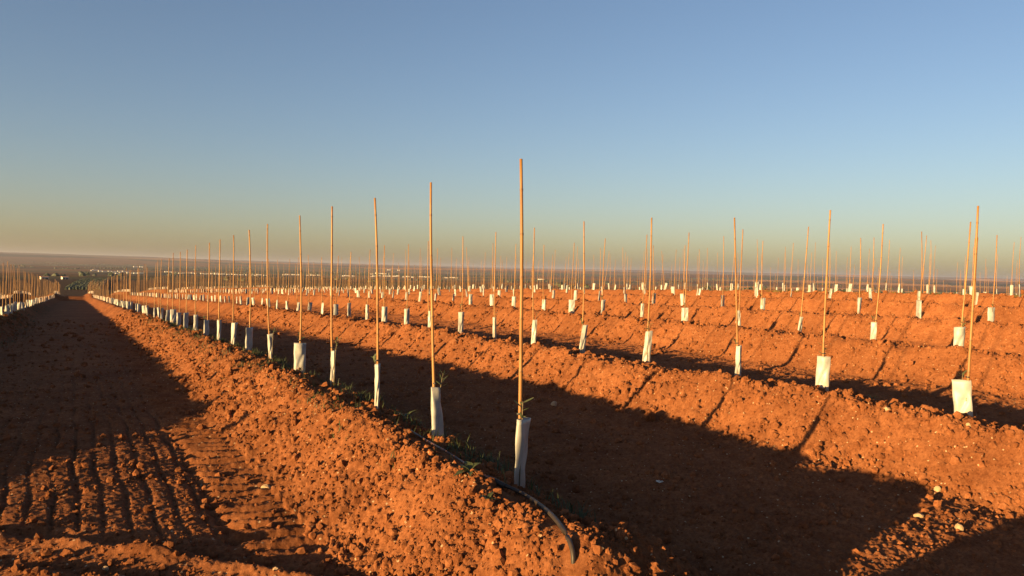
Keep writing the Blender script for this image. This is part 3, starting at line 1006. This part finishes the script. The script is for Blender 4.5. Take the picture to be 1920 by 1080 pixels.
# countless crumbs: points with geometry-node instances
def build_crumbs():
    g = np.random.default_rng(3)
    P, Q, S = [], [], []
    fw, rt = np.array([math.sin(YAW), math.cos(YAW)]), cam_right
    N = 190000
    dist = 2.6 * np.exp(g.random(N) * math.log(34 / 2.6))
    lat = g.uniform(-0.68, 0.68, N) * dist
    p = CAM[0] + fw[0] * dist + rt[0] * lat
    q = CAM[1] + fw[1] * dist + rt[1] * lat
    ri = np.abs(p[:, None] + 0.12 - ROWS_A).argmin(1)
    u = p - ROWS_A[ri]
    w = 0.16 + 0.84 * (sstep(-1.25, -0.95, u) * (1 - sstep(0.35, 0.75, u)))
    w *= 0.35 + 0.65 * sstep(-0.3, 0.4, perlin(p / 0.6, q / 0.6, 61))
    keep = (g.random(N) < w) & (hose_dist(p, q) > 0.045)
    p, q, dist = p[keep], q[keep], dist[keep]
    size = np.clip(0.0055 * (g.pareto(2.2, len(p)) + 1), 0, 0.032) * (0.60 + 0.075 * dist)
    z = height(p, q) + size * 0.25
    me = bpy.data.meshes.new('soil_crumbs')
    me.vertices.add(len(p))
    me.vertices.foreach_set('co', np.stack([p, q, z], 1).astype(np.float32).ravel())
    me.attributes.new('size', 'FLOAT', 'POINT').data.foreach_set('value', size.astype(np.float32))
    me.attributes.new('turn', 'FLOAT_VECTOR', 'POINT').data.foreach_set('vector', g.uniform(0, 6.28, (len(p), 3)).astype(np.float32).ravel())
    me.attributes.new('pick', 'INT', 'POINT').data.foreach_set('value', g.integers(0, len(SMALL), len(p)).astype(np.int32))
    o = obj('soil_crumbs', me)
    tag(o, 'countless crumbs of red soil and grit strewn over the ridges', 'soil crumbs', kind='stuff')
    ng = bpy.data.node_groups.new('crumbs', 'GeometryNodeTree')
    ng.interface.new_socket('Geometry', in_out='INPUT', socket_type='NodeSocketGeometry')
    ng.interface.new_socket('Geometry', in_out='OUTPUT', socket_type='NodeSocketGeometry')
    N_ = ng.nodes
    gi, go = N_.new('NodeGroupInput'), N_.new('NodeGroupOutput')
    m2p = N_.new('GeometryNodeMeshToPoints')
    iop = N_.new('GeometryNodeInstanceOnPoints')

    def attr(nm, t):
        n = N_.new('GeometryNodeInputNamedAttribute'); n.data_type = t; n.inputs['Name'].default_value = nm
        return n.outputs[0]
    # the lump shapes are built inside the node tree, so no helper object is needed
    gti = N_.new('GeometryNodeGeometryToInstance')
    for i in range(4):
        ico = N_.new('GeometryNodeMeshIcoSphere'); ico.inputs['Radius'].default_value = 1.0; ico.inputs['Subdivisions'].default_value = 1 if i else 2
        setp = N_.new('GeometryNodeSetPosition')
        nz = N_.new('ShaderNodeTexNoise'); nz.noise_dimensions = '4D'; nz.inputs['W'].default_value = i * 3.7; nz.inputs['Scale'].default_value = 1.3
        sub = N_.new('ShaderNodeVectorMath'); sub.operation = 'SUBTRACT'; sub.inputs[1].default_value = (0.5, 0.5, 0.5)
        scl = N_.new('ShaderNodeVectorMath'); scl.operation = 'SCALE'; scl.inputs['Scale'].default_value = 1.6
        ng.links.new(nz.outputs['Color'], sub.inputs[0]); ng.links.new(sub.outputs[0], scl.inputs[0])
        ng.links.new(ico.outputs['Mesh'], setp.inputs['Geometry']); ng.links.new(scl.outputs[0], setp.inputs['Offset'])
        sm = N_.new('GeometryNodeSetMaterial'); sm.inputs['Material'].default_value = M_CLOD
        ng.links.new(setp.outputs[0], sm.inputs['Geometry'])
        ng.links.new(sm.outputs[0], gti.inputs[0])
    ng.links.new(gi.outputs[0], m2p.inputs[0])
    ng.links.new(m2p.outputs[0], iop.inputs['Points'])
    ng.links.new(gti.outputs[0], iop.inputs['Instance'])
    iop.inputs['Pick Instance'].default_value = True
    ng.links.new(attr('pick', 'INT'), iop.inputs['Instance Index'])
    e2r = N_.new('FunctionNodeEulerToRotation')
    ng.links.new(attr('turn', 'FLOAT_VECTOR'), e2r.inputs[0]); ng.links.new(e2r.outputs[0], iop.inputs['Rotation'])
    ng.links.new(attr('size', 'FLOAT'), iop.inputs['Scale'])
    ng.links.new(iop.outputs[0], go.inputs[0])
    md = o.modifiers.new('crumbs', 'NODES'); md.node_group = ng
    print('crumbs', len(p))


build_crumbs()


# ------------------------------------------------------------------ grass, weeds, hose, scrap
def build_grass():
    g = random.Random(9)
    spots = []
    for _ in range(1900):                                  # lee side of the hose row
        q = g.uniform(-0.3, 22); u = g.gauss(0.10, 0.16)
        spots.append((u, q, 1.0, g.randint(3, 8)))
    for (cx, cy, n, sp) in [(-0.42, 3.1, 40, 0.22), (-0.35, 4.6, 34, 0.25), (-0.5, 2.2, 16, 0.15), (-0.45, 6.5, 70, 0.4), (-0.5, 9.0, 130, 0.7), (-0.4, 12, 190, 1.2), (-0.45, 1.0, 14, 0.12),
                            (-0.1, 0.85, 60, 0.14), (0.05, 0.25, 30, 0.1), (-0.45, 16, 220, 1.8), (-0.4, 22, 240, 3.0)]:
        for _ in range(n):
            spots.append((g.gauss(cx, 0.10), g.gauss(cy, sp), 0.7, g.randint(2, 5)))
    for _ in range(2600):                                  # bank across the track
        q = 4 + 60 * g.random() ** 1.5; spots.append((g.gauss(-4.35, 0.28), q, 1.1, g.randint(3, 6)))
    for _ in range(1600):                                  # top of the rise
        spots.append((g.gauss(25.6, 1.0), g.uniform(2, 55), 1.6, g.randint(3, 6)))
    for _ in range(120):
        spots.append((g.choice([4.4, 9.1, 13.6]) + g.gauss(0.15, 0.2), g.uniform(-0.5, 20), 0.9, g.randint(2, 4)))
    P = np.array([s[0] for s in spots]); Q = np.array([s[1] for s in spots])
    cl = perlin(P / 0.25 + 7, Q / 0.6, 71)
    Z = height(P, Q)
    V, Fc = [], []
    for (p, q, sc, n), z, c in zip(spots, Z, cl):
        if c < -0.05 and p < 15:
            continue
        for _ in range(n):
            a = g.uniform(0, 6.28); L = sc * g.uniform(0.04, 0.13); w = g.uniform(0.0022, 0.0045) * (1 if p < 15 else 2.2)
            bx, by = p + g.gauss(0, 0.025), q + g.gauss(0, 0.025)
            lean = g.uniform(0.15, 1.0)
            dx, dy = math.cos(a), math.sin(a)
            o = len(V)
            for t, ww in ((0, 1.0), (0.5, 0.8), (1.0, 0.05)):
                out = L * lean * t ** 1.7
                h = L * (t - 0.28 * lean * t * t)
                V.append((bx + dx * out - dy * w * ww, by + dy * out + dx * w * ww, z - 0.01 + h))
                V.append((bx + dx * out + dy * w * ww, by + dy * out - dx * w * ww, z - 0.01 + h))
            Fc += [(o, o + 1, o + 3, o + 2), (o + 2, o + 3, o + 5, o + 4)]
    tag(obj('grass', mesh_np('grass', V, Fc, M_GRASS, True)), 'thin green grass and weeds sprouting along the planting ridges', 'grass', kind='stuff')


build_grass()


def weed(p, q, n, L, label, broad=1.0):
    g = random.Random(int(p * 100 + q * 10))
    root = obj('weed_plant', None, loc=(p, q, ground_z(p, q)))
    V, Fc = tube([(0, 0, -0.02), (0, 0, 0.015)], [0.006, 0.005], 6)
    obj('root_crown', mesh_np('root_crown', V, Fc, M_STEM, True), root)
    for i in range(n):
        a = 6.28 * i / n + g.uniform(-0.3, 0.3)
        ll = L * g.uniform(0.7, 1.2); el = g.uniform(0.2, 1.1)
        V, Fc = [], []
        for k in range(6):
            t = k / 5
            w = ll * 0.09 * broad * (math.sin(math.pi * min(0.98, t * 0.9 + 0.1)) ** 0.7) * (1.0 + 0.35 * (k % 2))
            out = ll * math.cos(el) * t + 0.2 * ll * t * t; h = ll * math.sin(el) * t - 0.35 * ll * t * t
            V += [(out, -w, h + w * 0.3), (out, 0, h), (out, w, h + w * 0.3)]
        for k in range(5):
            for j in (0, 1):
                Fc.append((k * 3 + j, k * 3 + j + 1, k * 3 + j + 4, k * 3 + j + 3))
        obj('leaf', mesh_np('weed_leaf', V, Fc, M_WEED, True), root, (0, 0, 0.01), (0, 0, a))
    tag(root, label, 'weed')


P = pixel_at_z(880, 888, 0.36); weed(P[0], P[1], 9, 0.085, 'leafy green weed on the ridge beside the thin brown hose', 2.2)
P = pixel_at_z(1636, 756, 0.33); weed(P[0], P[1], 7, 0.12, 'small grass-like weed on the second planted row between two guards', 0.6)
P = pixel_at_z(760, 770, 0.36); weed(P[0], P[1], 9, 0.12, 'upright green weed beside the third guard of the hose row', 0.8)
P = pixel_at_z(915, 915, 0.36); weed(P[0], P[1], 8, 0.07, 'flat leafed weed between the hose coupling and the lit ridge', 1.6)


def hose():
    root = obj('irrigation_hose', None, loc=(0, 0, 0))
    thin_px = THIN_PX
    pts = []
    for (x, y) in thin_px:
        z = 0.34
        for _ in range(5):
            P = pixel_at_z(x, y, z); z = 0.5 * z + 0.5 * (ground_z(P[0], P[1]) + 0.02)
        pts.append(Vector((P[0], P[1], z)))
    def smooth(a, n=5):
        out = []
        for i in range(len(a) - 1):
            p0, p1, p2, p3 = a[max(i - 1, 0)], a[i], a[i + 1], a[min(i + 2, len(a) - 1)]
            for k in range(n):
                t = k / n
                out.append(0.5 * ((2 * p1) + (p2 - p0) * t + (2 * p0 - 5 * p1 + 4 * p2 - p3) * t * t + (3 * p1 - p0 - 3 * p2 + p3) * t ** 3))
        out.append(a[-1])
        return out
    thick_px = THICK_PX
    pt2 = []
    for i, (x, y) in enumerate(thick_px):
        z = 0.3
        for _ in range(6):
            P = pixel_at_z(x, y, z); z = 0.5 * z + 0.5 * (ground_z(P[0], P[1]) + 0.025)
        pt2.append(Vector((P[0], P[1], z)))
    pt2[0] = pts[-1].copy()
    pt2[-1].z -= 0.06
    pt2.append(pt2[-1] + Vector((-0.02, -0.15, -0.12)))
    V, Fc = tube(smooth(pts), 0.008, 10)
    obj('thin_hose', mesh_np('thin_hose', V, Fc, M_PIPE_THIN, True), root)
    V, Fc = tube(smooth(pt2), 0.0115, 12)
    obj('thick_hose', mesh_np('thick_hose', V, Fc, M_PIPE, True), root)
    d = (pt2[1] - pts[-2]).normalized()
    c = pts[-1]
    seq = [(-0.055, 0.010), (-0.052, 0.0155), (-0.02, 0.0155), (-0.018, 0.0185), (0.018, 0.0185), (0.02, 0.0165), (0.06, 0.0165), (0.062, 0.013)]
    V, Fc = tube([c + d * a for a, r in seq], [r for a, r in seq], 14)
    obj('coupling', mesh_np('coupling', V, Fc, M_PIPE, False), root)
    tag(root, 'brown irrigation hose joined to a thicker hose curving into the soil', 'hose')


hose()


def scrap():
    P = pixel_at_z(1237, 884, 0.02)
    z = ground_z(P[0], P[1])
    g = random.Random(4)
    V, Fc = [], []
    for i in range(9):
        a = 6.28 * i / 9; r = g.uniform(0.014, 0.034)
        o = len(V)
        V += [(0, 0, 0.012), (r * 0.7 * math.cos(a - 0.25), r * 0.7 * math.sin(a - 0.25), g.uniform(0.004, 0.02)), (r * math.cos(a), r * math.sin(a), g.uniform(0, 0.016)),
              (r * 0.7 * math.cos(a + 0.25), r * 0.7 * math.sin(a + 0.25), g.uniform(0.004, 0.02)), (0, 0, -0.004)]
        Fc += [(o, o + 1, o + 2), (o, o + 2, o + 3), (o + 4, o + 2, o + 1), (o + 4, o + 3, o + 2)]
    tag(obj('paper_scrap', mesh_np('paper_scrap', V, Fc, M_SCRAP), loc=(P[0], P[1], z + 0.012)), 'small white scrap lying on the shaded furrow floor', 'scrap')


scrap()

# ------------------------------------------------------------------ the plain: buildings, woodland, hedgerows
def far_point(x, y, tmin=350.0):
    """where the sight line through a pixel meets the plain"""
    d = pixel_ray(x, y)
    d = d / np.hypot(d[0], d[1])
    t = np.geomspace(tmin, 26000, 900)
    z = height(CAM[0] + d[0] * t, CAM[1] + d[1] * t, t, False)
    below = (CAM[2] + d[2] * t) <= z
    i = int(np.argmax(below)) if below.any() else len(t) - 1
    return CAM[0] + d[0] * t[i], CAM[1] + d[1] * t[i], z[i], t[i]


def building(x0, x1, yb, hpx, label, group=None, gable=True, openings=0):
    p, q, z, d = far_point((x0 + x1) / 2, yb, 1700.0 if group else 350.0)
    w = max(4.0, (x1 - x0) / F_PX * d); h = max(2.6, hpx / F_PX * d); dp = max(6.0, min(18.0, w * 0.5))
    head = math.atan2(p - CAM[0], q - CAM[1])
    root = obj('white_building', None, loc=(p, q, z - 0.3), rot=(0, 0, -head + 0.25))
    a, b = w / 2, dp / 2
    V = [(-a, -b, -1), (a, -b, -1), (a, b, -1), (-a, b, -1), (-a, -b, h), (a, -b, h), (a, b, h), (-a, b, h)]
    Fc = [(0, 1, 5, 4), (1, 2, 6, 5), (2, 3, 7, 6), (3, 0, 4, 7), (4, 5, 6, 7)]
    obj('wall', mesh_np('wall', V, Fc, M_WALL), root)
    e = 0.3
    rh = h + (dp * 0.16 if gable else 0.25)
    V = [(-a - e, -b - e, h + 0.01), (a + e, -b - e, h + 0.01), (a + e, b + e, h + 0.01), (-a - e, b + e, h + 0.01), (-a - e, 0, rh), (a + e, 0, rh)]
    Fc = [(0, 1, 5, 4), (2, 3, 4, 5), (0, 4, 3), (1, 2, 5), (3, 2, 1, 0)]
    obj('roof', mesh_np('roof', V, Fc, M_ROOF if gable else M_WALL), root)
    for i in range(openings):
        cx = -a + w * (i + 0.5) / openings
        ow = min(1.4, w / openings * 0.4)
        V = [(cx - ow, -b - 0.05, 0.3), (cx + ow, -b - 0.05, 0.3), (cx + ow, -b - 0.05, h * 0.7), (cx - ow, -b - 0.05, h * 0.7),
             (cx - ow, -b + 0.1, 0.3), (cx + ow, -b + 0.1, 0.3), (cx + ow, -b + 0.1, h * 0.7), (cx - ow, -b + 0.1, h * 0.7)]
        obj('doorway', mesh_np('doorway', V, [(0, 1, 2, 3), (0, 3, 7, 4), (1, 5, 6, 2), (3, 2, 6, 7)], M_DOOR), root)
    tag(root, label, 'building', group)


building(77, 88, 523.5, 4.0, 'white farmhouse on the plain beyond the row across the track', openings=2)
building(117, 126, 523.5, 3.6, 'low white farmhouse beside the dark hedgerows beyond the track', openings=2)
brn = random.Random(21)
strips = [(171, 183, 508), (185, 240, 510), (212, 268, 513), (251, 268, 501.5), (309, 330, 511), (335, 368, 513), (376, 410, 514), (402, 436, 515), (440, 462, 516), (470, 500, 516.5),
          (530, 560, 516), (575, 600, 517), (642, 664, 518), (694, 720, 519), (722, 748, 518.5), (755, 776, 520), (786, 805, 520), (832, 860, 521.5), (1009, 1020, 524.5),
          (694, 730, 514), (726, 732, 507), (745, 752, 507.5)]
for (a, b, y) in strips:
    x = a
    while x < b:
        w = brn.uniform(2.5, 8)
        building(x, min(b, x + w), y + brn.uniform(-0.5, 0.5), brn.uniform(1.3, 2.3), 'low white building in the town strip across the plain', 'white buildings of the distant town', brn.random() < 0.35)
        x += w + brn.choice([0.3, 0.6, 2.0, 4.0])


def clump(V, Fc, cx, cy, cz, rx, ry, rz, g):
    o = len(V)
    n, m = 8, 4
    for i in range(m + 1):
        ph = math.pi / 2 * i / m
        for k in range(n):
            th = 6.2832 * k / n
            s = g.uniform(0.72, 1.2)
            V.append((cx + rx * math.cos(ph) * math.cos(th) * s, cy + ry * math.cos(ph) * math.sin(th) * s, cz - 0.5 + rz * math.sin(ph) * g.uniform(0.8, 1.15)))
    for i in range(m):
        for k in range(n):
            Fc.append((o + i * n + k, o + i * n + (k + 1) % n, o + (i + 1) * n + (k + 1) % n, o + (i + 1) * n + k))


def woodland():
    g = random.Random(31)
    V, Fc = [], []
    for _ in range(150):
        x = g.uniform(-80, 2000); hy = HOR_Y + (x - 960) * math.tan(ROLL)
        y = hy + 7 + 26 * g.random() ** 1.6
        p, q, z, d = far_point(x, y, 900.0)
        L = g.uniform(8, 60) / F_PX * d; az = YAW + g.gauss(0, 0.12)
        n = int(min(40, max(4, L / 7)))
        for i in range(n):
            t = (i / n - 0.5) * L
            px, qy = p + math.cos(az) * t + g.gauss(0, 6), q - math.sin(az) * t + g.gauss(0, 10)
            zz_ = float(height(np.array([px]), np.array([qy]), np.array([d]), False)[0])
            r = g.uniform(2.2, 5.0)
            clump(V, Fc, px, qy, zz_, r * 1.2, r * 1.2, r * g.uniform(0.9, 1.5), g)
    me = mesh_np('distant_woodland', V, Fc, M_WOOD, False)
    tag(obj('distant_woodland', me), 'dark lines of scrub and trees dotted over the distant plain', 'woodland', kind='stuff')


woodland()


def hedgerows():
    g = random.Random(33)
    for i in range(11):
        x = 122 + i * 6.2
        p, q, z, d = far_point(x + 3, 543)
        V, Fc = [], []
        L = 0.0
        for k in range(120):
            t = k * 3.4
            px, qy = p + t * 0.045 + g.gauss(0, 0.15), q + t
            zz_ = float(height(np.array([px]), np.array([qy]), np.array([d + t]), False)[0])
            clump(V, Fc, px, qy, zz_, 1.25, 2.6, g.uniform(1.9, 2.7), g)
        tag(obj('hedgerow', mesh_np('hedgerow', V, Fc, M_WOOD, False)), 'dark olive hedgerow running up the far side of the valley', 'hedgerow', 'olive hedgerows across the valley')


hedgerows()

# ------------------------------------------------------------------ air
def haze():
    m = bpy.data.materials.new('haze_air'); m.use_nodes = True
    nt = m.node_tree; nt.nodes.clear()
    out = nt.nodes.new('ShaderNodeOutputMaterial')
    v = nt.nodes.new('ShaderNodeVolumePrincipled')
    v.inputs['Color'].default_value = (0.76, 0.80, 0.97, 1)
    v.inputs['Density'].default_value = 3.8e-5
    v.inputs['Anisotropy'].default_value = 0.36
    nt.links.new(v.outputs[0], out.inputs['Volume'])
    s, z0, z1 = 34000.0, -75.0, 150.0
    V = [(x, y, z) for z in (z0, z1) for (x, y) in ((-s, -s), (s, -s), (s, s), (-s, s))]
    Fc = [(3, 2, 1, 0), (4, 5, 6, 7), (0, 1, 5, 4), (1, 2, 6, 5), (2, 3, 7, 6), (3, 0, 4, 7)]
    tag(obj('haze', mesh_np('haze', V, Fc, m)), 'thin evening haze over the plain', 'haze', kind='stuff')


haze()
